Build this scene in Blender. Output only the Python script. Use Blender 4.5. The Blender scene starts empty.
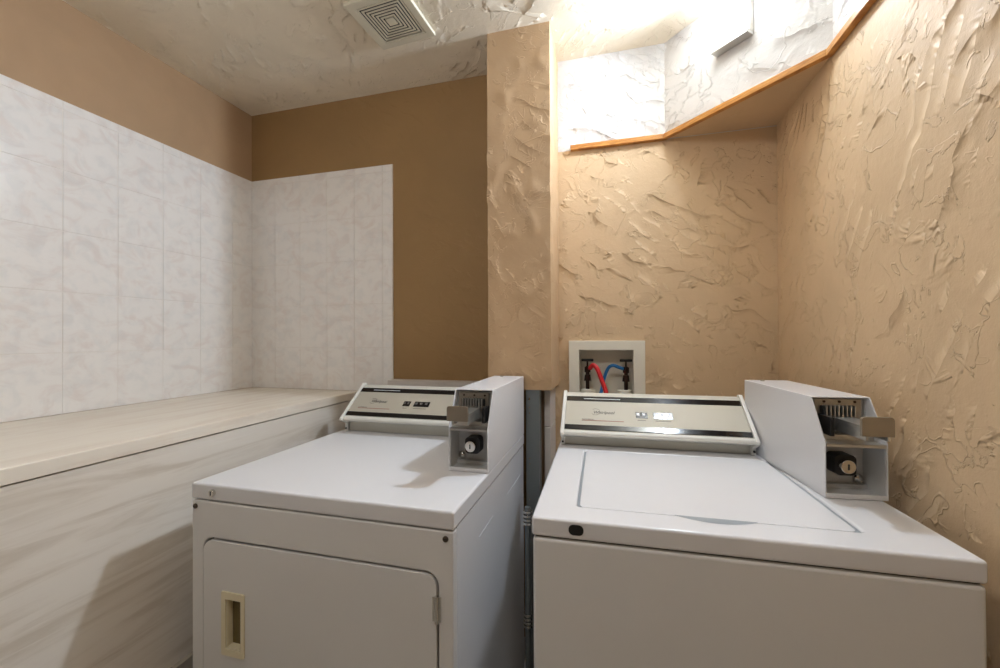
import bpy, bmesh, math, random
from mathutils import Vector, Matrix, noise
random.seed(7)
S = bpy.context.scene
COL = S.collection
H = 1.27                      # camera height; heights below marked r() are relative to it

def lin(r, g, b):
    f = lambda c: (c/255/12.92) if c/255 <= .04045 else ((c/255+.055)/1.055)**2.4
    return (f(r), f(g), f(b), 1)

# ------------------------------------------------------------------ materials
def mat(name, col, rough=.5, metal=0., spec=.5, coat=0.):
    m = bpy.data.materials.new(name); m.use_nodes = True
    b = m.node_tree.nodes['Principled BSDF']
    b.inputs['Base Color'].default_value = col
    b.inputs['Roughness'].default_value = rough
    b.inputs['Metallic'].default_value = metal
    b.inputs['Specular IOR Level'].default_value = spec
    b.inputs['Coat Weight'].default_value = coat
    return m

class NT:
    def __init__(s, m):
        s.t = m.node_tree; s.n = s.t.nodes; s.b = s.n['Principled BSDF']
        s.co = s.n.new('ShaderNodeTexCoord').outputs['Object']
    def lk(s, a, b): s.t.links.new(a, b)
    def mapping(s, scale=(1,1,1), rot=(0,0,0), loc=(0,0,0), src=None):
        k = s.n.new('ShaderNodeMapping')
        k.inputs['Scale'].default_value = scale; k.inputs['Rotation'].default_value = rot; k.inputs['Location'].default_value = loc
        s.lk(src or s.co, k.inputs['Vector']); return k.outputs[0]
    def noise(s, vec, scale, detail=3, rough=.5, dist=0.):
        k = s.n.new('ShaderNodeTexNoise')
        k.inputs['Scale'].default_value = scale; k.inputs['Detail'].default_value = detail
        k.inputs['Roughness'].default_value = rough; k.inputs['Distortion'].default_value = dist
        s.lk(vec, k.inputs['Vector']); return k.outputs['Fac']
    def math(s, op, a, b=0., c=0.):
        k = s.n.new('ShaderNodeMath'); k.operation = op
        for i, v in enumerate((a, b, c)):
            if isinstance(v, (int, float)): k.inputs[i].default_value = v
            else: s.lk(v, k.inputs[i])
        return k.outputs[0]
    def ramp(s, v, a, b, lo=0., hi=1., smooth=True):
        k = s.n.new('ShaderNodeMapRange'); k.interpolation_type = 'SMOOTHSTEP' if smooth else 'LINEAR'
        s.lk(v, k.inputs[0])
        for i, q in enumerate((a, b, lo, hi)): k.inputs[i+1].default_value = q
        return k.outputs[0]
    def mix(s, f, a, b):
        k = s.n.new('ShaderNodeMix'); k.data_type = 'RGBA'
        if isinstance(f, (int, float)): k.inputs[0].default_value = f
        else: s.lk(f, k.inputs[0])
        for i, v in ((6, a), (7, b)):
            if isinstance(v, tuple): k.inputs[i].default_value = v
            else: s.lk(v, k.inputs[i])
        return k.outputs[2]
    def sep(s):
        k = s.n.new('ShaderNodeSeparateXYZ'); s.lk(s.co, k.inputs[0]); return k.outputs
    def bump(s, h, dist, strength=1.):
        k = s.n.new('ShaderNodeBump'); k.inputs['Distance'].default_value = dist
        if isinstance(strength, (int, float)): k.inputs['Strength'].default_value = strength
        else: s.lk(strength, k.inputs['Strength'])
        s.lk(h, k.inputs['Height']); s.lk(k.outputs[0], s.b.inputs['Normal'])

def stucco(name, col, col2=None, mask=None, dist=.010, rough_mask=None, drag=(0,0,1), rough=.62, seed=0., amount=1., freq=1.):
    """Skip-trowelled plaster: dragged ridges with one crisp side, thin torn patches, the odd knife mark."""
    m = mat(name, col, rough, spec=.35); t = NT(m)
    base = t.mapping(loc=(seed, seed*1.7, seed*.6))
    def dot(vec, d):
        k = t.n.new('ShaderNodeVectorMath'); k.operation = 'DOT_PRODUCT'; t.lk(vec, k.inputs[0]); k.inputs[1].default_value = d
        return k.outputs['Value']
    def drags(d, f, warp, wscale, lo, hi, mscale, off):
        w = t.noise(t.mapping(loc=(off, off*.7, off*1.3), src=base), wscale, 3, .55, .5)
        x = t.math('MULTIPLY_ADD', dot(base, d), f, t.math('MULTIPLY', w, warp))
        saw = t.math('POWER', t.math('FRACT', x), 5.)
        mk = t.ramp(t.noise(t.mapping(loc=(off*2.1, off, off*.4), src=base), mscale, 4, .6, .8), lo, hi)
        return t.math('MULTIPLY', saw, mk)
    dg = drags(drag, 7*freq, 3.2, 3.0, .51, .64, 3.6, 1.)
    d2 = drags((-drag[0]-.25, -drag[1]-.25, -drag[2]+.3), 13*freq, 4.0, 3.6, .51, .62, 5.2, 5.)
    d3 = drags((-drag[2]*.7-.2, drag[0]-.6*drag[2], .45), 5*freq, 2.2, 2.4, .57, .68, 5.5, 9.)
    p1 = t.ramp(t.noise(base, 6.5*freq, 5, .6, 1.2), .585, .605)
    r1 = t.noise(base, 4.2*freq, 2, .5, 1.4)
    k1 = t.ramp(t.math('ABSOLUTE', t.math('SUBTRACT', r1, .5)), 0., .012, 1., 0.)
    km = t.ramp(t.noise(t.mapping(loc=(3,1,7), src=base), 5.5, 2, .5), .5, .62)
    gr = t.noise(t.co, 60, 4, .65, 0)
    lf = t.noise(t.co, 2.6, 2, .5, 0)
    h = t.math('MULTIPLY', dg, .42)
    h = t.math('MULTIPLY_ADD', d2, .42, h)
    h = t.math('MULTIPLY_ADD', d3, .45, h)
    h = t.math('MULTIPLY_ADD', p1, .12, h)
    h = t.math('MULTIPLY_ADD', t.math('MULTIPLY', k1, km), .09, h)
    h = t.math('MULTIPLY_ADD', gr, .07, h)
    h = t.math('MULTIPLY_ADD', lf, .4, h)
    sm = rough_mask(t) if rough_mask else None
    t.bump(h, dist*amount, sm if sm is not None else 1.)
    tint = t.ramp(t.noise(t.co, 3.2, 4, .6, .4), .3, .7, .94, 1.04)
    c = col
    if col2: c = mask(t)
    k = t.n.new('ShaderNodeMix'); k.data_type = 'RGBA'; k.blend_type = 'MULTIPLY'; k.inputs[0].default_value = 1
    if isinstance(c, tuple): k.inputs[6].default_value = c
    else: t.lk(c, k.inputs[6])
    t.lk(tint, k.inputs[7]); t.lk(k.outputs[2], t.b.inputs['Base Color'])
    return m

TAN = lin(212, 184, 148)
TAN_SHADE = lin(158, 126, 84)
WHITE = lin(212, 210, 208)
def back_paint_shade(t):             # white paint above the wooden strip, shade coloured in brown left of the pier
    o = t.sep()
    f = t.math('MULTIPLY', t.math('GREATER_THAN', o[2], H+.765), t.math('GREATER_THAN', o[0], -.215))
    return t.mix(t.math('LESS_THAN', o[0], -.33), t.mix(f, TAN, WHITE), TAN_SHADE)
def right_paint(t):
    return t.mix(t.math('GREATER_THAN', t.sep()[2], H+.772), TAN, WHITE)
def right_side(t):             # heavy trowel work only right of the pier
    o = t.sep(); return t.ramp(o[0], -.5, -.4, .25, 1.)
M = {}
M['back'] = stucco('back_plaster', TAN, WHITE, back_paint_shade, rough_mask=right_side, drag=(.35,0,.95), amount=1.9, freq=1.7)
M['right'] = stucco('right_plaster', TAN, WHITE, right_paint, drag=(0,.72,.70), seed=3.3, amount=1.9, freq=1.6)
M['left'] = stucco('left_plaster', lin(178, 147, 113), dist=.0022, seed=8.)
M['pier'] = stucco('pier_plaster', lin(193, 162, 126), seed=5.1, dist=.009, drag=(.5,.2,.8), freq=1.9)  # same tan paint, darkened for the weaker light on the pier
M['white_plaster'] = stucco('white_plaster', WHITE, seed=1.9, drag=(.3,-.3,.9), amount=2.2, freq=1.5)
M['tan_soffit'] = stucco('tan_soffit', TAN, seed=2.2, dist=.006, drag=(.8,.4,0))
M['ceiling'] = stucco('ceiling_plaster', lin(241, 230, 209), seed=11., dist=.008, drag=(.8,.6,0), freq=1.3, amount=1.9)

def floor_mat():
    m = mat('floor_tile', lin(186, 178, 168), .4); t = NT(m)
    c = t.mix(t.ramp(t.noise(t.co, 6, 5, .6), .35, .65), lin(196,190,180), lin(168,160,150))
    t.lk(c, t.b.inputs['Base Color']); return m
M['floor'] = floor_mat()

def tile_mat(name, a, b):
    m = mat(name, a, .16, spec=.5); t = NT(m)
    v = t.mapping(scale=(1.2,1.2,1.7), rot=(.5,.5,.3))
    f = t.ramp(t.noise(v, 8, 6, .62, 1.3), .45, .68)
    c = t.mix(f, a, b)
    g = t.ramp(t.noise(t.co, 22, 3, .5, .4), .45, .7, 0., .35)
    c = t.mix(g, c, lin(222,222,220))
    t.lk(c, t.b.inputs['Base Color']); 
    t.bump(t.noise(t.co, 9, 2, .5), .0012, .5)
    return m
M['tile'] = tile_mat('marbled_tile', lin(243,239,234), lin(235,227,221))
M['grout'] = mat('grout', lin(238,232,224), .7)

def laminate(name, base, streak, light, along='y'):
    m = mat(name, base, .38); t = NT(m)
    sc = (6, .9, 9); 
    v = t.mapping(scale=sc, rot=(.12, 0, 0))
    f = t.noise(v, 2.6, 6, .62, .7)
    v2 = t.mapping(scale=(14, 1.6, 22), rot=(.16, 0, 0))
    g = t.noise(v2, 2.8, 5, .6, .5)
    c = t.mix(t.ramp(f, .42, .70), base, streak)
    c = t.mix(t.ramp(g, .52, .78, 0, .7), c, light)
    t.lk(c, t.b.inputs['Base Color']); return m
M['laminate'] = laminate('travertine_laminate', lin(233,225,213), lin(212,201,185), lin(238,232,222))
M['laminate_top'] = laminate('counter_laminate', lin(238,228,212), lin(226,212,194), lin(242,235,222))
M['kick'] = mat('kick_board', lin(178,170,158), .5)

def enamel(name, col, rough=.22):
    m = mat(name, col, rough, spec=.5); t = NT(m)
    c = t.mix(t.ramp(t.noise(t.co, 3, 4, .6), .4, .75, 0, .35), col, tuple(x*.93 for x in col[:3])+(1,))
    t.lk(c, t.b.inputs['Base Color']); t.bump(t.noise(t.co, 260, 2, .5), .0002, .35)
    return m
M['enamel'] = enamel('white_enamel', lin(226,226,228))
M['enamel_front'] = enamel('warm_white_enamel', lin(224,223,221), .28)
M['cap'] = mat('cap_plastic', lin(226,224,216), .4)
M['console'] = mat('console_plastic', lin(205,202,190), .35)
def brushed(name, col, rough, metal):
    m = mat(name, col, rough, metal); t = NT(m)
    n = t.noise(t.mapping(scale=(3,60,60)), 30, 2, .5)
    t.lk(t.ramp(n, .3, .7, rough*.93, rough*1.07), t.b.inputs['Roughness']); return m
M['fascia'] = mat('fascia_silver', lin(186,180,165), .6, .25)
M['black_gloss'] = mat('black_gloss', lin(14,15,18), .12)
M['black'] = mat('black_plastic', lin(16,16,17), .45)
M['dark'] = mat('dark_gap', lin(30,28,26), .8)
M['chrome'] = mat('chrome', lin(215,212,205), .16, 1.)
M['steel'] = brushed('brushed_steel', lin(165,158,146), .36, .9)
M['steel_bright'] = brushed('bright_steel', lin(205,204,200), .3, .9)
M['galv'] = brushed('galvanised', lin(134,140,140), .4, .6)
M['box_in'] = mat('grey_metal_lining', lin(208,208,206), .42, .1)
M['recess_shade'] = mat('grey_recess_shade', lin(150,158,164), .4)
M['cream'] = mat('cream_plastic', lin(230,220,190), .4)
M['cup_shade'] = mat('shaded_plastic', lin(108,94,56), .5)
M['dark_screw'] = mat('dark_screw', lin(96,86,74), .35, .7)
M['vent'] = mat('vent_plastic', lin(218,211,190), .45)
M['hook'] = mat('box_plastic', lin(230,225,210), .45)
M['bronze'] = mat('bronze_valve', lin(52,36,30), .4, .6)
M['red'] = mat('red_hose', lin(206,38,44), .35)
M['blue'] = mat('blue_hose', lin(38,112,176), .35)
M['pale_board'] = mat('pale_board', lin(212,204,196), .6)
M['print_grey'] = mat('print_grey', lin(92,88,84), .5)
M['print_red'] = mat('print_red', lin(150,96,84), .5)
M['print_white'] = mat('print_white', lin(225,228,230), .4)
def wood():
    m = mat('orange_pine', lin(190,128,58), .35); t = NT(m)
    n = t.noise(t.mapping(scale=(6,6,60)), 3, 4, .6, .8)
    t.lk(t.mix(t.ramp(n, .35, .7), lin(204,144,72), lin(160,100,40)), t.b.inputs['Base Color']); return m
M['wood'] = wood()
def emit(name, col, strength):
    m = mat(name, (1,1,1,1), .4); b = m.node_tree.nodes['Principled BSDF']
    b.inputs['Emission Color'].default_value = col; b.inputs['Emission Strength'].default_value = strength; return m
M['bulb'] = emit('bulb_glow', (.80,.92,1.08,1), 500)
M['frosted'] = emit('frosted_housing', (.85,.94,1.05,1), 15)
M['fill_glow'] = emit('fill_lamp_glow', (.95,.97,1.02,1), 30)
M['door_paint'] = mat('door_paint', lin(200,192,180), .4)

# ------------------------------------------------------------------ helpers
class MB:
    def __init__(s): s.bm = bmesh.new()
    def box(s, x0, x1, y0, y1, z0, z1):
        v = [s.bm.verts.new((x, y, z)) for x in (x0,x1) for y in (y0,y1) for z in (z0,z1)]
        for f in ((0,1,3,2),(4,6,7,5),(0,4,5,1),(2,3,7,6),(0,2,6,4),(1,5,7,3)):
            s.bm.faces.new([v[i] for i in f])
        return s
    def obox(s, c, ax, ay, az, hx, hy, hz):
        """box about centre c with unit axes and half sizes"""
        c = Vector(c); v = []
        for i in (-1,1):
            for j in (-1,1):
                for k in (-1,1): v.append(s.bm.verts.new(c+Vector(ax)*hx*i+Vector(ay)*hy*j+Vector(az)*hz*k))
        for f in ((0,1,3,2),(4,6,7,5),(0,4,5,1),(2,3,7,6),(0,2,6,4),(1,5,7,3)):
            s.bm.faces.new([v[i] for i in f])
        return s
    def prism(s, pts, axis, a, b):
        """polygon pts (2D) extruded along axis from a to b. axis x: pts=(y,z); y: (x,z); z: (x,y)"""
        def P(p, q):
            return {'x':(q,p[0],p[1]), 'y':(p[0],q,p[1]), 'z':(p[0],p[1],q)}[axis]
        A = [s.bm.verts.new(P(p, a)) for p in pts]; B = [s.bm.verts.new(P(p, b)) for p in pts]
        n = len(pts); s.bm.faces.new(A); s.bm.faces.new(B[::-1])
        for i in range(n): s.bm.faces.new((A[i], A[(i+1)%n], B[(i+1)%n], B[i]))
        return s
    def plate(s, loops, axis, a, b):
        """polygon with holes, extruded"""
        def P(p, q):
            return {'x':(q,p[0],p[1]), 'y':(p[0],q,p[1]), 'z':(p[0],p[1],q)}[axis]
        tmp = bmesh.new(); es = []
        for L in loops:
            vs = [tmp.verts.new(P(p, a)) for p in L]
            es += [tmp.edges.new((vs[i], vs[(i+1)%len(vs)])) for i in range(len(vs))]
        bmesh.ops.triangle_fill(tmp, use_beauty=True, use_dissolve=False, edges=es)
        r = bmesh.ops.extrude_face_region(tmp, geom=tmp.faces[:])
        d = {'x':(b-a,0,0),'y':(0,b-a,0),'z':(0,0,b-a)}[axis]
        bmesh.ops.translate(tmp, verts=[e for e in r['geom'] if isinstance(e, bmesh.types.BMVert)], vec=d)
        mp = {v: s.bm.verts.new(v.co) for v in tmp.verts}
        for f in tmp.faces: s.bm.faces.new([mp[v] for v in f.verts])
        tmp.free(); return s
    def cyl(s, p, q, r, n=24, r2=None):
        p, q = Vector(p), Vector(q); d = (q-p).normalized()
        u = d.orthogonal().normalized(); w = d.cross(u)
        r2 = r if r2 is None else r2
        A = [s.bm.verts.new(p+(u*math.cos(t)+w*math.sin(t))*r) for t in [2*math.pi*i/n for i in range(n)]]
        B = [s.bm.verts.new(q+(u*math.cos(t)+w*math.sin(t))*r2) for t in [2*math.pi*i/n for i in range(n)]]
        s.bm.faces.new(A[::-1]); s.bm.faces.new(B)
        for i in range(n): s.bm.faces.new((A[i], A[(i+1)%n], B[(i+1)%n], B[i]))
        return s
    def sphere(s, c, r, sc=(1,1,1), n=24):
        m = Matrix.Translation(c) @ Matrix.Diagonal((sc[0],sc[1],sc[2],1))
        bmesh.ops.create_uvsphere(s.bm, u_segments=n, v_segments=n//2, radius=r, matrix=m); return s
    def tube(s, pts, r, n=14, sub=8):
        P = [Vector(p) for p in pts]; path = []
        for i in range(len(P)-1):
            a, b, c, d = P[max(i-1,0)], P[i], P[i+1], P[min(i+2,len(P)-1)]
            for k in range(sub):
                t = k/sub
                path.append(.5*((2*b)+(c-a)*t+(2*a-5*b+4*c-d)*t*t+(3*b-a-3*c+d)*t**3))
        path.append(P[-1]); rings = []; u = None
        for i, p in enumerate(path):
            d = (path[min(i+1,len(path)-1)]-path[max(i-1,0)]).normalized()
            u = d.orthogonal().normalized() if u is None else (u-d*u.dot(d)).normalized()
            w = d.cross(u)
            rings.append([s.bm.verts.new(p+(u*math.cos(2*math.pi*j/n)+w*math.sin(2*math.pi*j/n))*r) for j in range(n)])
        for A, B in zip(rings, rings[1:]):
            for j in range(n): s.bm.faces.new((A[j], A[(j+1)%n], B[(j+1)%n], B[j]))
        s.bm.faces.new(rings[0][::-1]); s.bm.faces.new(rings[-1]); return s
    def build(s, name, m, parent=None, bevel=0., seg=2, smooth=True, angle=35):
        bmesh.ops.recalc_face_normals(s.bm, faces=s.bm.faces[:])
        w = world(parent)
        bmesh.ops.translate(s.bm, verts=s.bm.verts[:], vec=-w)
        me = bpy.data.meshes.new(name); 
        if smooth:
            for f in s.bm.faces: f.smooth = True
            for e in s.bm.edges:
                if len(e.link_faces) == 2: e.smooth = e.calc_face_angle() < math.radians(angle)
        s.bm.to_mesh(me); s.bm.free()
        o = bpy.data.objects.new(name, me); COL.objects.link(o); me.materials.append(m)
        if parent: o.parent = parent
        if bevel:
            b = o.modifiers.new('bevel', 'BEVEL'); b.width = bevel; b.segments = seg; b.limit_method = 'ANGLE'
            b.angle_limit = math.radians(40); b.harden_normals = True
        return o
def world(o):
    v = Vector((0,0,0))
    while o: v += o.location; o = o.parent
    return v
def struct(o): o['kind'] = 'structure'; return o
def tag(o, label, cat, group=None):
    o['label'] = label; o['category'] = cat
    if group: o['group'] = group
    return o
def thing(name, loc, label, cat, group=None):
    o = bpy.data.objects.new(name, None); COL.objects.link(o); o.location = loc; o.empty_display_size = .1
    return tag(o, label, cat, group)
def rrect(x0, x1, z0, z1, r, n=7, corners='1111'):
    """rounded rectangle loop: corners in order bl, br, tr, tl"""
    L = []
    for (cx, cz, a0, fl, px, pz) in ((x0+r, z0+r, math.pi, corners[0], x0, z0), (x1-r, z0+r, 1.5*math.pi, corners[1], x1, z0),
                             (x1-r, z1-r, 0, corners[2], x1, z1), (x0+r, z1-r, .5*math.pi, corners[3], x0, z1)):
        if fl == '1': L += [(cx+r*math.cos(a0+.5*math.pi*i/n), cz+r*math.sin(a0+.5*math.pi*i/n)) for i in range(n+1)]
        else: L.append((px, pz))
    return L
def text(name, body, size, origin, ax, az, parent, m, shear=0., bold=0.):
    cu = bpy.data.curves.new(name, 'FONT'); cu.body = body; cu.size = size; cu.extrude = .0002; cu.shear = shear; cu.offset = bold
    tmp = bpy.data.objects.new(name, cu); COL.objects.link(tmp)
    dg = bpy.context.evaluated_depsgraph_get(); dg.update()
    me = bpy.data.meshes.new_from_object(tmp.evaluated_get(dg))
    bpy.data.objects.remove(tmp); bpy.data.curves.remove(cu)
    ax, az = Vector(ax).normalized(), Vector(az).normalized(); ay = ax.cross(az)
    w = world(parent); origin = Vector(origin)
    for v in me.vertices: v.co = origin + ax*v.co.x + az*v.co.y + ay*v.co.z - w
    o = bpy.data.objects.new(name, me); COL.objects.link(o); me.materials.clear(); me.materials.append(m); o.parent = parent
    return o

# ------------------------------------------------------------------ room
XL, XR, YB, YF, ZC = -1.785, .588, 1.72, -2.3, H+1.142
T = .1
struct(MB().box(XL-T, XR+T, YF-T, YB+T, -.1, 0).build('floor', M['floor'], smooth=False))
struct(MB().box(XL-T, XR+T, YF-T, YB+T, ZC, ZC+.1).build('ceiling', M['ceiling'], smooth=False))
wl = struct(MB().box(XL-T, XL, YF-T, YB+T, 0, ZC).build('wall_left', M['left'], smooth=False))
struct(MB().box(XR, XR+T, YF-T, YB+T, 0, ZC).build('wall_right', M['right'], smooth=False))
# the back wall, with the opening of the supply box
HX0, HX1, HZ0, HZ1 = -.145, .100, H-.27, H-.04
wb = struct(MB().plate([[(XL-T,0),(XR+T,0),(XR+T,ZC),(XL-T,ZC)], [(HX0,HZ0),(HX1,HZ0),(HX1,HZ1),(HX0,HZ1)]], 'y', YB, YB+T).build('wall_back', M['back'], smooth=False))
struct(MB().plate([[(XL-T,0),(XR+T,0),(XR+T,ZC),(XL-T,ZC)], [(-1.0,.02),(-.15,.02),(-.15,2.05),(-1.0,2.05)]], 'y', YF-T, YF).build('wall_front', M['left'], smooth=False))
door = struct(MB().box(-1.0, -.15, YF-.07, YF-.03, .02, 2.05).build('door_1', M['door_paint'], bevel=.003))
MB().cyl((-.23,YF-.03,1.0), (-.23,YF+.03,1.0), .025).build('door_handle', M['chrome'], door)

# plaster pier hanging on the back wall, its arrises a little ragged
def pier():
    x0, x1, y0, y1, z0, z1 = -.447, -.211, 1.488, YB, H-.196, ZC
    mb = MB(); bm = mb.bm; nz, nx, ny = 150, 24, 22
    loop = [(x0, y1-(y1-y0)*i/ny) for i in range(ny)] + [(x0+(x1-x0)*i/nx, y0) for i in range(nx)] + [(x1, y0+(y1-y0)*i/ny) for i in range(ny+1)]
    rows = []
    for k in range(nz+1):
        z = z0+(z1-z0)*k/nz; row = []
        for (x, y) in loop:
            d = noise.noise(Vector((x*9, y*9, z*9)))*.0012 + max(0, noise.noise(Vector((x*20+5, y*20, z*13)))-.2)*.007
            n = Vector(((-1 if abs(x-x0)<1e-6 else 1 if abs(x-x1)<1e-6 else 0), (-1 if abs(y-y0)<1e-6 else 0), 0))
            lean = .012*(1-k/nz)*0
            row.append(bm.verts.new(Vector((x+lean, y, z))+n*d))
        rows.append(row)
    for A, B in zip(rows, rows[1:]):
        for i in range(len(loop)-1): bm.faces.new((A[i], A[i+1], B[i+1], B[i]))
    bm.faces.new(rows[0]); bm.faces.new(rows[-1])
    return mb.build('wall_pier', M['pier'], smooth=True, angle=70)
struct(pier())

# corner bulkhead: a triangular soffit between back and right wall
A2, B2 = Vector((.206, YB)), Vector((XR, 1.322))
ZS = H+.768
sof = struct(MB().prism([(A2.x, A2.y), (B2.x, B2.y), (XR, YB)], 'z', ZS, ZC).build('wall_bulkhead', M['white_plaster'], smooth=False))
sof.data.materials.append(M['tan_soffit'])
for p in sof.data.polygons:
    if p.normal.z < -.9: p.material_index = 1
# wooden strip along wall, bulkhead and wall
def strip(name, p, q, w=.019, h=.021, z=ZS-.004):
    p, q = Vector(p), Vector(q); d = (q-p).normalized(); n = Vector((d.y, -d.x))
    mb = MB(); c = (p+q)/2+n*w/2
    mb.obox((c.x, c.y, z+h/2-.004), (d.x,d.y,0), (n.x,n.y,0), (0,0,1), (q-p).length/2, w/2, h/2)
    return struct(mb.build(name, M['wood'], bevel=.003))
strip('trim_1', (-.158, YB), (A2.x+.004, YB))
strip('trim_2', A2, B2)
strip('trim_3', B2, (XR, .2))

# tiled panels on the left and the back wall
def tiles(y_edges, z_edges, fixed, along):
    mb = MB(); g = .0011
    for a0, a1 in zip(y_edges, y_edges[1:]):
        for z0, z1 in zip(z_edges, z_edges[1:]):
            d = .0062 + random.uniform(-.0004, .0004); t = random.uniform(-.0004,.0004)
            if along == 'y':
                P = [(fixed+.001, a0+g, z0+g), (fixed+.001, a1-g, z0+g), (fixed+.001, a1-g, z1-g), (fixed+.001, a0+g, z1-g)]
                Q = [(fixed+d+e, p[1], p[2]) for p, e in zip(P, (t,-t,-t,t))]
            else:
                P = [(a0+g, fixed-.001, z0+g), (a1-g, fixed-.001, z0+g), (a1-g, fixed-.001, z1-g), (a0+g, fixed-.001, z1-g)]
                Q = [(p[0], fixed-d-e, p[2]) for p, e in zip(P, (t,-t,-t,t))]
            A = [mb.bm.verts.new(p) for p in P]; B = [mb.bm.verts.new(p) for p in Q]
            mb.bm.faces.new(B)
            for i in range(4): mb.bm.faces.new((A[i], A[(i+1)%4], B[(i+1)%4], B[i]))
    return mb
zt = [H-.254, H-.049, H+.156, H+.361, H+.566, H+.769, H+.801]
ys = [YB-.003, 1.601, 1.440, 1.279, 1.118, .957]
while ys[-1] > -1.2: ys.append(ys[-1]-.161)
MB().box(XL, XL+.0045, ys[-1], YB, zt[0], zt[-1]).build('tile_bed', M['grout'], wl, smooth=False)
tiles(ys[::-1], zt, XL, 'y').build('tile_panel', M['tile'], wl, bevel=.0008, seg=2, smooth=False)
xs = [XL+.0066, -1.634, -1.484, -1.329, -1.177, -1.0255, -.975]
MB().box(XL, xs[-1], YB-.0045, YB, zt[0], zt[-1]).build('tile_bed', M['grout'], wb, smooth=False)
tiles(xs, zt, YB, 'x').build('tile_panel', M['tile'], wb, bevel=.0008, seg=2, smooth=False)
# pale ledge board below the plaster behind the dryer
struct(MB().box(-.975, -.447, YB-.055, YB, H-.254, H-.194).build('trim_4', M['pale_board'], bevel=.003))

# ------------------------------------------------------------------ counter along the left wall
ct = thing('counter', (-1.45, .3, 0), 'long built-in counter with pale travertine laminate top and front under the tiled left wall', 'counter')
MB().box(XL+.002, -1.150, -1.2, YB-.003, H-.289, H-.2545).build('counter_top', M['laminate_top'], ct, bevel=.003)
MB().box(-1.18, -1.1555, -1.19, YB-.01, 0.001, H-.2915).build('front_panel', M['laminate'], ct)
MB().box(-1.1555, -1.140, -1.19, YB-.01, 0.001, H-.89).build('kick_board', M['kick'], ct, bevel=.002)

# ------------------------------------------------------------------ machines
def console(root, x0, x1, zb, panel, logo, line, wins, dy, dk=0., dt=0.):
    """slanted control console standing at the rear of a machine top (height zb)"""
    K, Tp = Vector((1.305+dy, zb+.053+dk)), Vector((1.447+dy, zb+.162+dt))
    d = (Tp-K).normalized(); n = Vector((-d.y, d.x)); L = (Tp-K).length      # n points to the front/up
    cap = [(1.345+dy, zb+.001), (1.34+dy, zb+.03+dk), (1.303+dy, zb+.048+dk), (1.304+dy, zb+.056+dk), (1.449+dy, zb+.167+dt), (1.452+dy, zb+.169+dt), (1.470+dy, zb+.167+dt), (1.470+dy, zb+.001)]
    inn = [(1.352+dy, zb+.001), (1.350+dy, zb+.034+dk), (1.330+dy, zb+.045+dk), tuple(K-n*.004), tuple(Tp-n*.004), (1.466+dy, zb+.162+dt), (1.466+dy, zb+.001)]
    c = MB().prism(inn, 'x', x0+.004, x1-.004).build('console', M['console'], root, bevel=.002)
    for a, b in ((x0, x0+.011), (x1-.011, x1)):
        e = MB().prism(cap, 'x', a, b)
        e.box(a-.001 if a > x0 else a, b, 1.338+dy, 1.352+dy, zb+.001, zb+.032+dk)
        cp = e.build('end_cap', M['cap'], c, bevel=.002)
    for xx in (x0+.0055, x1-.0055):
        MB().cyl((xx, 1.339+dy, zb+.012), (xx, 1.334+dy, zb+.012), .0032, 12).build('screw', M['dark'], c)
    def on(t, off=0.): p = K+d*(L*t)+n*(off-.004); return p
    def slab(mb, a0, a1, t0, t1, th):
        p, q = on(t0), on(t1); r, s = on(t1, th), on(t0, th)
        return mb.prism([tuple(p), tuple(q), tuple(r), tuple(s)], 'x', a0, a1)
    xi0, xi1 = x0+.012, x1-.012
    slab(MB(), xi0, xi1, .225, .80, .0022).build('fascia', panel, c)
    slab(MB(), xi0, xi1, .80, .925, .0026).build('black_band', M['black_gloss'], c)
    slab(MB(), xi0, xi1, .125, .225, .0026).build('black_band', M['black_gloss'], c)
    # rounded lip under the fascia and groove
    lp = on(.06, -.004)
    MB().cyl((xi0-.008, lp.x, lp.y), (xi1+.008, lp.x, lp.y), .0085, 20).build('lower_lip', M['cap'], c)
    # printed legends
    az = (0, d.x, d.y); nn = .0026
    def txt(name, body, size, x, t, m, **k):
        p = on(t, nn); return text(name, body, size, (x, p.x, p.y), (1,0,0), az, c, m, **k)
    txt('lettering', 'Whirlpool', .0155, logo, .50, M['print_grey'], shear=.25, bold=.0002)
    rb = MB(); ring = []                                                    # the swoosh ring around the initial
    for i in range(40):
        a = math.radians(-150+i*7.2); ring.append((logo+.008+.014*math.cos(a), .535+.075*math.sin(a)))
    for (xa, ta), (xb, tb_) in zip(ring, ring[1:]):
        p, q = on(ta, nn), on(tb_, nn); p2, q2 = on(ta+.008, nn), on(tb_+.008, nn)
        vs = [rb.bm.verts.new(v) for v in ((xa, p.x, p.y), (xb, q.x, q.y), (xb, q2.x, q2.y), (xa, p2.x, p2.y))]
        rb.bm.faces.new(vs)
    rb.build('emblem', M['print_grey'], c, smooth=False)
    slab(MB(), line[0], line[1], .325, .337, .0028).build('printed_line', M['print_red'], c)
    txt('lettering', 'COMMERCIAL', .006, line[0], .345, M['print_grey'])
    for (a, b) in wins:
        w = slab(MB(), a, b, .43, .565, .003).build('display_window', M['black_gloss'], c)
        k = 2 if b-a < .045 else 3
        for i in range(k):
            u0 = a+(b-a)*(i+.12)/k; u1 = a+(b-a)*(i+.62)/k
            slab(MB(), u0, u1, .485, .545, .0036).build('indicator', M['print_white'] if x0 > -.5 else M['print_grey'], w)
        slab(MB(), a+.004, b-.006, .375, .382, .0028).build('printed_line', M['print_grey'], c)
    # long white line on the upper black band
    slab(MB(), xi0+.055, xi0+.17, .855, .868, .0031).build('printed_line', M['print_white'], c)
    return c

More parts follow.
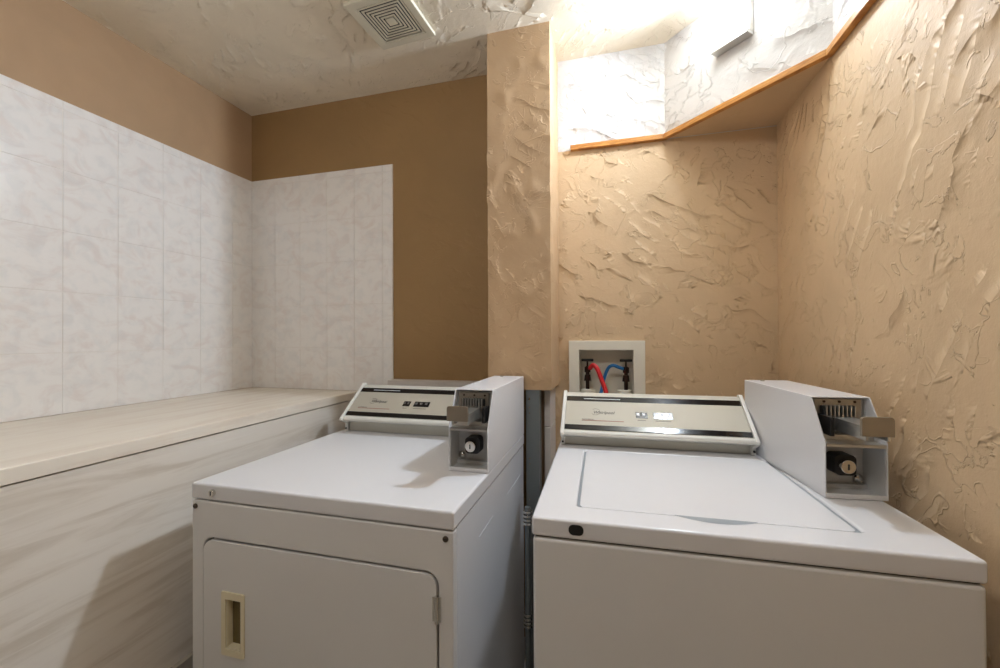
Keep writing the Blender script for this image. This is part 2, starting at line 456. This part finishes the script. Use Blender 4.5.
def coin_box(root, x0, x1, zb, mirror, yb_=1.474, th=.205, yaw=0.):
    """coin meter: an open-fronted sheet-metal housing with a coin slide above and a lock below"""
    yf, s = 1.024, .0028
    prof = [(yf, zb+.001), (yf, zb+.117), (1.074, zb+th), (yb_, zb+th), (yb_, zb+.001)]
    mb = MB()
    mb.prism(prof, 'x', x0, x0+s); mb.prism(prof, 'x', x1-s, x1)
    mb.box(x0+s, x1-s, 1.0745, yb_, zb+th-s, zb+th)
    mb.box(x0+s, x1-s, yb_-s, yb_, zb+.001, zb+th-s)
    mb.box(x0+s, x1-s, yf, yb_-s, zb+.001, zb+.001+s)
    # turned-in flanges along the front
    mb.box(x0+s, x1-s, yf, yf+s, zb+.001+s, zb+.011)
    c = mb.build('coin_box', M['enamel'], root, bevel=.0012)
    xm = (x0+x1)/2
    i0, i1 = x0+s+.0003, x1-s-.0003
    # inside of the lower bay : pan and shelf
    pan = MB()
    pan.box(i0, i1, 1.092, 1.095, zb+.004, zb+.202)
    pan.box(i0, i1, yf+.004, 1.092, zb+.0045, zb+.006)
    pan.box(i0, i1, 1.078, 1.092, zb+.006, zb+.014)
    pan.box(i0, i0+.0012, yf+.004, 1.092, zb+.006, zb+.105); pan.box(i1-.0012, i1, yf+.004, 1.092, zb+.006, zb+.105)
    pan.box(i0, i0+.0012, 1.085, 1.092, zb+.12, zb+.202); pan.box(i1-.0012, i1, 1.085, 1.092, zb+.12, zb+.202)
    pan.build('lining', M['box_in'], c)
    sh = MB(); sh.box(i0, i1, yf, 1.092, zb+.112, zb+.1145); sh.box(i0, i1, yf, yf+.0025, zb+.1075, zb+.1145); sh.box(i0, i1, 1.06, 1.092, zb+.1145, zb+.126)
    sh.build('shelf', M['steel_bright'], c, bevel=.0006)
    # coin acceptor plate with a comb of slots
    pl = MB(); pl.box(i0+.006, i1-.012, 1.078, 1.0915, zb+.150, zb+.200); pl.build('coin_plate', M['steel'], c, bevel=.001)
    cm = MB()
    for k in range(9):
        xx = x0+.020+k*.0078
        cm.box(xx, xx+.0034, 1.070, 1.0785, zb+.166, zb+.185)
    cm.build('coin_slots', M['black'], c)
    fn = MB()
    for k in range(8):
        xx = x0+.0246+k*.0078
        fn.box(xx, xx+.002, 1.062, 1.0785, zb+.164, zb+.187)
    fn.build('slot_fins', M['steel_bright'], c)
    for xx in (xm-.03, xm, xm+.03):
        MB().cyl((xx, 1.079, zb+.194), (xx, 1.0765, zb+.194), .0028, 10).build('rivet', M['bronze'], c)
    # pulled-out coin slide
    sl = MB()
    sl.box(xm-.021, xm+.021, .962, 1.088, zb+.158, zb+.163)
    sl.box(xm-.021, xm-.016, .962, 1.088, zb+.136, zb+.158); sl.box(xm+.016, xm+.021, .962, 1.088, zb+.136, zb+.158)
    sl.box(xm-.016, xm+.016, 1.02, 1.088, zb+.136, zb+.140)
    sl.build('coin_slide', M['steel_bright'], c, bevel=.0008)
    fp = MB(); sg = -1 if mirror else 1
    fpx = xm-.004 if not mirror else xm-.004
    fp.plate([rrect(fpx-.0275, fpx+.0275, zb+.146, zb+.183, .006, 4, '0011')], 'y', .955, .9615)
    f = fp.build('slide_handle', M['steel'], c, bevel=.001)
    tk = MB(); tk.box(xm-.040*sg-.004, xm-.040*sg+.004, 1.03, 1.075, zb+.128, zb+.168); tk.build('slide_guide', M['black'], c, bevel=.001)
    # lock
    lk = MB(); lk.plate([rrect(xm-.021, xm+.021, zb+.039, zb+.083, .011, 5)], 'y', 1.058, 1.0915)
    lk.build('lock_housing', M['black'], c, bevel=.003)
    ck = MB(); ck.cyl((xm-.002, 1.059, zb+.061), (xm-.002, 1.044, zb+.061), .0145, 28); ck.build('lock_cylinder', M['chrome'], c, bevel=.0015)
    kk = MB(); kk.box(xm-.0035, xm-.0005, 1.0432, 1.0442, zb+.055, zb+.067); kk.build('keyhole', M['black'], c)
    sx = xm+(.040 if not mirror else -.040)
    MB().sphere((sx, 1.087, zb+.0265), .0100, (1,.8,1), 16).build('screw', M['chrome'], c)
    MB().cyl(((x0+x1)/2-.02, yb_-.03, zb+th-.0005), ((x0+x1)/2-.02, yb_-.03, zb+th+.0025), .006, 16).build('top_screw', M['steel'], c)
    if yaw:                                    # the meter sits a little askew: turn it about its front
        piv = Vector((xm, yf, 0)) - world(root)
        c.rotation_euler.z = yaw; R = Matrix.Rotation(yaw, 3, 'Z')
        c.location = piv - R @ piv + Vector((0, -.018, 0))
    return c

# ---- dryer
DZ = H-.355
dx0, dx1, dyf, dyb = -.999, -.310, .784, 1.482
dr = thing('clothes_dryer', (-.653, 1.12, 0), 'white front-loading clothes dryer with a cream recessed door handle, left of the two coin machines', 'dryer')
bd = MB().box(dx0+.003, dx1-.003, dyf+.026, dyb, .03, DZ-.0415)
for fx in (dx0+.05, dx1-.05):
    for fy in (dyf+.06, dyb-.06): bd.cyl((fx, fy, .0005), (fx, fy, .03), .02, 16)
for a, b in ((.956, 1.079), (1.236, 1.425)): bd.box(dx1-.003, dx1-.0016, a, b, H-.4885, H-.4855)
body = bd.build('body', M['enamel'], dr, bevel=.002)
dox0, dox1, doz1, doz0 = -.962, -.344, H-.484, H-1.03
fr = MB().plate([[(dx0+.002,.03),(dx1-.002,.03),(dx1-.002,DZ-.0415),(dx0+.002,DZ-.0415)], rrect(dox0, dox1, doz0, doz1, .03)], 'y', dyf+.001, dyf+.0255)
fr.build('front_frame', M['enamel_front'], dr, bevel=.004, seg=3)
hx0, hx1, hz0, hz1 = -.889, -.842, H-.738, H-.619
g = .0042
dd = MB().plate([rrect(dox0+g, dox1-g, doz0+g, doz1-g, .027), [(hx0,hz0),(hx1,hz0),(hx1,hz1),(hx0,hz1)]], 'y', dyf-.001, dyf+.018)
dd = dd.build('door', M['enamel_front'], dr, bevel=.003, seg=3)
MB().plate([rrect(dox0-.002, dox1+.002, doz0-.002, doz1+.002, .03)], 'y', dyf+.0215, dyf+.0253).build('door_gasket', M['dark'], dr)
hd = MB().plate([rrect(-.900, -.833, H-.753, H-.603, .004, 3), [(hx0+.001,hz0+.001),(hx1-.001,hz0+.001),(hx1-.001,hz1-.001),(hx0+.001,hz1-.001)]], 'y', dyf-.005, dyf-.0012)
hd.box(hx0+.001, hx0+.003, dyf-.0012, dyf+.016, hz0+.001, hz1-.001); hd.box(hx1-.003, hx1-.001, dyf-.0012, dyf+.016, hz0+.001, hz1-.001)
hd.box(hx0+.003, hx1-.003, dyf-.0012, dyf+.016, hz0+.001, hz0+.003); hd.box(hx0+.003, hx1-.003, dyf-.0012, dyf+.016, hz1-.003, hz1-.001)
hn = hd.build('door_handle', M['cream'], dd, bevel=.0008); hn['label'] = 'cream recessed plastic pull'
MB().box(hx0+.003, hx1-.003, dyf+.0145, dyf+.016, hz0+.003, hz1-.003).build('handle_cup', M['cup_shade'], dd)  # shadow inside the pocket, put in as a dark colour
hg = MB(); hg.cyl((-.3465, dyf-.004, H-.583), (-.3465, dyf-.004, H-.528), .0042, 14)
hg.box(-.356, -.3465, dyf-.0035, dyf-.0012, H-.580, H-.531); hg.box(-.3465, -.338, dyf-.0015, dyf+.0008, H-.580, H-.531)
hg.build('hinge', M['chrome'], dd)
MB().box(dx0, dx1, dyf, dyb, DZ-.0395, DZ).build('top_panel', M['enamel'], dr, bevel=.006, seg=4)
lk = MB(); lk.cyl((-.930, dyf+.001, H-.3735), (-.930, dyf-.007, H-.3735), .0085, 20); lk = lk.build('lock', M['chrome'], dr, bevel=.0015)
MB().box(-.9315, -.9285, dyf-.0076, dyf-.0068, H-.3785, H-.3685).build('keyhole', M['black'], lk)
for sx in (-.985, -.328):
    q = MB().cyl((sx, dyf+.002, H-.4115), (sx, dyf-.002, H-.4115), .0062, 16).build('screw', M['dark_screw'], dr, bevel=.001)
    MB().box(sx-.0042, sx+.0042, dyf-.0024, dyf-.0018, H-.4123, H-.4107).build('screw_slot', M['black'], q)
fas_d = M['fascia']
console(dr, -.973, -.424, DZ, fas_d, -.888, (-.928, -.795), ((-.750, -.722), (-.706, -.645)), .018)
coin_box(dr, -.419, -.309, DZ, True, th=.210)

# ---- washer
WZ = H-.340
wx0, wx1, wyf, wyb = -.157, .535, .779, 1.475
wa = thing('washing_machine', (.19, 1.12, 0), 'white top-loading washing machine with a wide hinged lid, in the corner right of the dryer', 'washing machine')
bd = MB().box(wx0+.002, wx1-.0005, wyf+.001, wyb, .03, WZ-.0385)
for fx in (wx0+.06, wx1-.06):
    for fy in (wyf+.06, wyb-.06): bd.cyl((fx, fy, .0005), (fx, fy, .03), .02, 16)
bd.build('cabinet', M['enamel_front'], wa, bevel=.008, seg=4)
MB().box(wx0+.007, wx1-.007, wyf+.007, wyb-.004, WZ-.0385, WZ-.036).build('seam', M['dark'], wa)
# top deck with the rim round the lid opening (lid lies flush)
lx0, lx1, ly0, ly1 = -.076, .412, .846, 1.268
dk = MB().plate([[(wx0,wyf),(wx1,wyf),(wx1,wyb),(wx0,wyb)], rrect(lx0, lx1, ly0, ly1, .012, 5)], 'z', WZ-.036, WZ)
dk.build('top_deck', M['enamel'], wa, bevel=.006, seg=4)
ld = MB()
# lid: a plate with a straight front edge
gp = .0055; pts = rrect(lx0+gp, lx1-gp*1.7, ly0+.001, ly1-.0015, .011, 5)
ld.plate([pts], 'z', WZ-.030, WZ-.0008)
wl_ = MB().plate([[(lx0+.0003,ly0+.0003),(lx1-.0003,ly0+.0003),(lx1-.0003,ly1-.0003),(lx0+.0003,ly1-.0003)], rrect(lx0+gp+.0005, lx1-gp*1.7-.0005, ly0+.0015, ly1-.002, .011, 5)], 'z', WZ-.012, WZ-.0045)
wl_.build('lid_groove_shade', M['recess_shade'], wa)  # grey filler: shade of the groove round the lid, given as colour
lid = ld.build('lid', M['enamel'], wa, bevel=.0035, seg=3)
# finger grip: flat grey lens on the deck, the scoop's shade in its colour
sc = MB(); n = 26; up, lo, bt = [], [], []
gx0, gx1 = .106, .247
for i in range(n+1):
    t = i/n; x = gx0+(gx1-gx0)*t; w = math.sin(math.pi*t)**.8 if 0 < t < 1 else 0
    up.append((x, ly0-.001+.0)); lo.append((x, ly0-.001-.021*w))
for i in range(n):
    a, b, c_, d_ = up[i], up[i+1], lo[i+1], lo[i]
    v = [sc.bm.verts.new((p[0], p[1], WZ+z)) for p, z in ((a,.0009),(b,.0009),(c_,.0004),(d_,.0004))]
    if i in (0, n-1): pass
    try: sc.bm.faces.new(v)
    except ValueError: pass
sc.build('finger_grip', M['recess_shade'], wa)
MB().plate([rrect(-.0875, -.0605, H-.3665, H-.3475, .0085, 6)], 'y', wyf-.0012, wyf+.004).build('lock_hole', M['black'], wa, bevel=.0008)
console(wa, -.149, .397, WZ, fas_d, -.052, (-.086, .040), ((.077, .111), (.129, .183)), -.030, -.009, -.013)
coin_box(wa, .4245, .5405, WZ, False, yb_=1.425, yaw=math.radians(4.0))
wa.rotation_euler.z = math.radians(1.5)

# ------------------------------------------------------------------ supply box in the back wall, with valves and hoses
hb = thing('supply_box', (-.021, YB, H-.27), 'cream recessed water supply box with two dark taps in the wall behind the washing machine', 'supply box')
fx0, fx1, fz0, fz1 = -.169, .127, H-.30, H-.019
ix0, ix1, iz0, iz1 = -.128, .083, H-.252, H-.057
fb = MB().plate([[(fx0,fz0),(fx1,fz0),(fx1,fz1),(fx0,fz1)], [(ix0,iz0),(ix1,iz0),(ix1,iz1),(ix0,iz1)]], 'y', YB-.012, YB-.0005)
fb.build('frame', M['hook'], hb, bevel=.002)
bx = MB(); e = .003
bx.box(ix0-e, ix1+e, YB+.072, YB+.075, iz0-e, iz1+e)
for a in ((ix0-e, ix0, iz0-e, iz1+e), (ix1, ix1+e, iz0-e, iz1+e), (ix0, ix1, iz0-e, iz0), (ix0, ix1, iz1, iz1+e)):
    bx.box(a[0], a[1], YB-.0005, YB+.072, a[2], a[3])
bx.build('recess', M['hook'], hb)
vy = YB+.035
for vx in (-.097, .056):
    v = MB()
    v.cyl((vx, vy, H-.235), (vx, vy, H-.125), .0078, 14); v.cyl((vx, vy, H-.185), (vx, vy, H-.160), .0145, 16, .0115); v.cyl((vx, vy, H-.150), (vx, vy, H-.128), .0125, 16)
    v.cyl((vx, vy, H-.127), (vx, vy, H-.104), .004, 12)
    sd = 1 if vx < 0 else -1
    v.cyl((vx, vy, H-.133), (vx+sd*.010, vy-.014, H-.133), .008, 14)
    vv = v.build('valve', M['bronze'], hb)
    MB().box(vx-.0245, vx+.0245, vy-.006, vy+.006, H-.1055, H-.0945).build('tap_handle', M['black'], vv, bevel=.003)
    MB().cyl((vx+(.003 if vx<0 else -.006), vy-.004, H-.2505), (vx+(.003 if vx<0 else -.006), vy-.004, H-.219), .029, 24).build('pipe_collar', M['hook'], hb, bevel=.003)
tag(MB().tube([(-.086, vy-.016, H-.133), (-.073, vy-.030, H-.119), (-.055, vy-.040, H-.135), (-.036, vy-.048, H-.185), (-.020, vy-.058, H-.235), (-.010, 1.65, H-.33), (0, 1.60, H-.52), (.02, 1.53, H-.68)], .0092).build('water_hose', M['red']),
    'red rubber water hose bending down from the left tap in the supply box', 'hose', None)
tag(MB().tube([(.045, vy-.016, H-.133), (.026, vy-.022, H-.126), (.004, vy-.026, H-.119), (-.015, vy-.020, H-.133), (-.030, vy-.018, H-.175), (-.040, vy-.022, H-.222), (-.046, vy-.040, H-.245), (-.048, 1.66, H-.33), (-.05, 1.60, H-.50), (-.05, 1.53, H-.66)], .0068).build('water_hose', M['blue']),
    'blue rubber water hose arching from the right tap in the supply box', 'hose', None)

# ------------------------------------------------------------------ the slot between the machines
st = MB(); sx0, sx1, sy = -.306, -.256, 1.500
holes = [[(-.295+.0045*math.cos(a), z+.0055*math.sin(a)) for a in [2*math.pi*i/12 for i in range(12)]] for z in (H-.231,)]
holes += [[(-.293+.0022*math.cos(a), z+.0022*math.sin(a)) for a in [2*math.pi*i/10 for i in range(10)]] for z in (H-.262, H-.283, H-.45, H-.47, H-.60)]
st.plate([[(sx0,.001),(sx1,.001),(sx1,H-.197),(sx0,H-.197)]]+holes, 'y', sy, sy+.002)
st.box(sx0, sx0+.002, sy+.002, sy+.04, .001, H-.197); st.box(sx1-.002, sx1, sy+.002, sy+.04, .001, H-.197)
tag(st.build('metal_stud', M['galv'], None), 'punched grey galvanised metal stud standing under the plaster pier between the machines', 'stud')
struct(MB().box(-.25, -.226, 1.575, YB-.001, .001, H-.348).build('trim_5', M['pale_board'], bevel=.002))
struct(MB().box(-.25, -.226, 1.575, YB-.001, H-.345, H-.197).build('trim_6', M['pale_board'], bevel=.002))
pc = thing('drain_pipe', (-.235, 1.25, 0), 'thin shiny metal pipe with two ribbed couplings upright in the slot between the machines', 'pipe')
MB().cyl((-.262, 1.30, .001), (-.262, 1.30, H-.545), .009, 18).build('pipe', M['galv'], pc)
for z in (H-.575, H-.90):
    cp = MB()
    for k in range(4): cp.cyl((-.262,1.30,z-.024+k*.012), (-.262,1.30,z-.017+k*.012), .015, 20)
    cp.build('coupling', M['chrome'], pc, bevel=.001)

tag(MB().tube([(-.238, 1.295, .001), (-.238, 1.295, .25), (-.238, 1.295, .50), (-.236, 1.295, .62), (-.232, 1.30, .68), (-.218, 1.305, .72), (-.196, 1.312, .738), (-.180, 1.318, .740)], .0085).build('slot_shade', M['black']),
    'black tube standing for the dark shade of the slot close beside the washing machine', 'hose')  # black tube added where the slot is only dark with shade

# ------------------------------------------------------------------ ceiling vent
cx, cy = -.754, 1.324
vt = thing('ceiling_vent', (cx, cy, ZC), 'square cream exhaust vent grille with concentric slots on the ceiling', 'vent')
vm = []
rot = Matrix.Rotation(math.radians(-4), 4, 'Z')
def vloop(h): return [tuple((rot @ Vector((a*h, b*h, 0)))[:2]) for a, b in ((-1,-1),(1,-1),(1,1),(-1,1))]
def sq(h): return [(x+cx, y+cy) for x, y in vloop(h)]
MB().plate([sq(.1155), sq(.0872)], 'z', ZC-.014, ZC-.0005).build('frame', M['vent'], vt, bevel=.003)
MB().prism(sq(.0876), 'z', ZC-.002, ZC-.0006).build('backing', M['black'], vt)  # black sheet colours in the shade behind the slots
h = .0862
while h > .02:
    lb = MB().plate([sq(h), sq(h-.0064)], 'z', ZC-.0135, ZC-.0115); lb.build('louver', M['vent'], vt, bevel=.0004)
    h -= .0116
MB().prism(sq(.0168), 'z', ZC-.0135, ZC-.003).build('hub', M['vent'], vt, bevel=.0008)
rb = MB()
for a in (0, 1):
    d = rot @ Vector((1-a, a, 0)); n_ = rot @ Vector((-a, 1-a, 0))
    rb.obox((cx, cy, ZC-.0035), d, n_, (0,0,1), .084, .002, .0012)
rb.build('brace', M['black'], vt)

# ------------------------------------------------------------------ lamp on the bulkhead
ud = (B2-A2).normalized(); nd = Vector((ud.y, -ud.x))          # along the face / out of the face
if nd.dot(Vector((-.7,-.7))) < 0: nd = -nd
def F(s, o, z): p = A2+ud*s+nd*o; return (p.x, p.y, z)
lp = thing('wall_light', F(.28, 0, H+.955), 'glaring white electric wall light with a grey metal lip on the white corner bulkhead', 'light')
U, N_ = (ud.x,ud.y,0), (nd.x,nd.y,0)
MB().obox(F(.279, .011, H+1.050), U, N_, (0,0,1), .062, .0105, .085).build('base_plate', M['cap'], lp, bevel=.003)
MB().obox(F(.279, .018, H+.960), U, N_, (0,0,1), .0615, .0175, .0045).build('lower_lip', M['steel_bright'], lp, bevel=.001)
kb = MB().cyl(F(.236, .0215, H+1.096), F(.236, .031, H+1.096), .0075, 16); kb.build('knob', M['galv'], lp, bevel=.001)
c = Vector(F(.290, .100, H+1.052))
tl = math.radians(15); Nt = Vector(N_)*math.cos(tl) - Vector((0,0,1))*math.sin(tl)
MB().cyl(F(.290, .0215, H+1.062), c-Nt*.055, .022, 24).build('socket', M['cap'], lp, bevel=.002)
hd = MB(); n = 40; uu = Nt.orthogonal().normalized(); ww = Nt.cross(uu); prev = None; first = None
for (o_, r_) in ((-.056, .001), (-.056, .030), (-.050, .044), (-.036, .054), (.000, .057), (.000, .0550), (-.002, .0535)):   # turned housing with a rim
    ring = [hd.bm.verts.new(c+Nt*o_+(uu*math.cos(2*math.pi*q/n)+ww*math.sin(2*math.pi*q/n))*r_) for q in range(n)]
    if prev:
        for q in range(n): hd.bm.faces.new((prev[q], prev[(q+1)%n], ring[(q+1)%n], ring[q]))
    prev = ring
hd.build('housing', M['frosted'], lp)
ln = MB(); prev = None
for k in range(7):                                             # domed front glass
    a = k/6*math.pi/2*.97; r_ = .0545*math.cos(a); o_ = -.001+.0075*math.sin(a)
    ring = [ln.bm.verts.new(c+Nt*o_+(uu*math.cos(2*math.pi*q/n)+ww*math.sin(2*math.pi*q/n))*r_) for q in range(n)]
    if prev:
        for q in range(n): ln.bm.faces.new((prev[q], prev[(q+1)%n], ring[(q+1)%n], ring[q]))
    prev = ring
ln.bm.faces.new(prev)
ln.build('lens', M['bulb'], lp)

# fill lamp added above the viewer, out of view
cl = thing('added_fill_light', (-.35,.1,ZC), 'white glass globe light added for fill on the ceiling above the viewer', 'light')
MB().cyl((-.35,.1,ZC-.03), (-.35,.1,ZC-.0005), .065, 32).build('canopy', M['cap'], cl, bevel=.003)
MB().sphere((-.35,.1,ZC-.125), .1, (1,1,1), 32).build('globe', M['fill_glow'], cl)

# ------------------------------------------------------------------ camera
cam = bpy.data.cameras.new('camera'); co = bpy.data.objects.new('camera', cam); COL.objects.link(co)
cam.sensor_fit = 'HORIZONTAL'; cam.sensor_width = 36; cam.lens = 413.36/1000*36; cam.clip_start = .01
yaw, p, r = (math.radians(a) for a in (15.09, .335, -.249))
right = Vector((math.cos(yaw), math.sin(yaw), 0)); fwd = Vector((-math.sin(yaw), math.cos(yaw), 0)); up = Vector((0,0,1))
f2 = fwd*math.cos(p)+up*math.sin(p); u2 = up*math.cos(p)-fwd*math.sin(p)
r2 = right*math.cos(r)+u2*math.sin(r); u3 = u2*math.cos(r)-right*math.sin(r)
m = Matrix((r2, u3, -f2)).transposed().to_4x4(); m.translation = (0, 0, H)
co.matrix_world = m
S.camera = co

w = bpy.data.worlds.new('world'); S.world = w; w.use_nodes = True
w.node_tree.nodes['Background'].inputs[0].default_value = (.8,.85,.9,1); w.node_tree.nodes['Background'].inputs[1].default_value = .3
S.view_settings.view_transform = 'Standard'; S.view_settings.look = 'None'
S.view_settings.exposure = .25; S.view_settings.gamma = 1; S.view_settings.use_curve_mapping = False
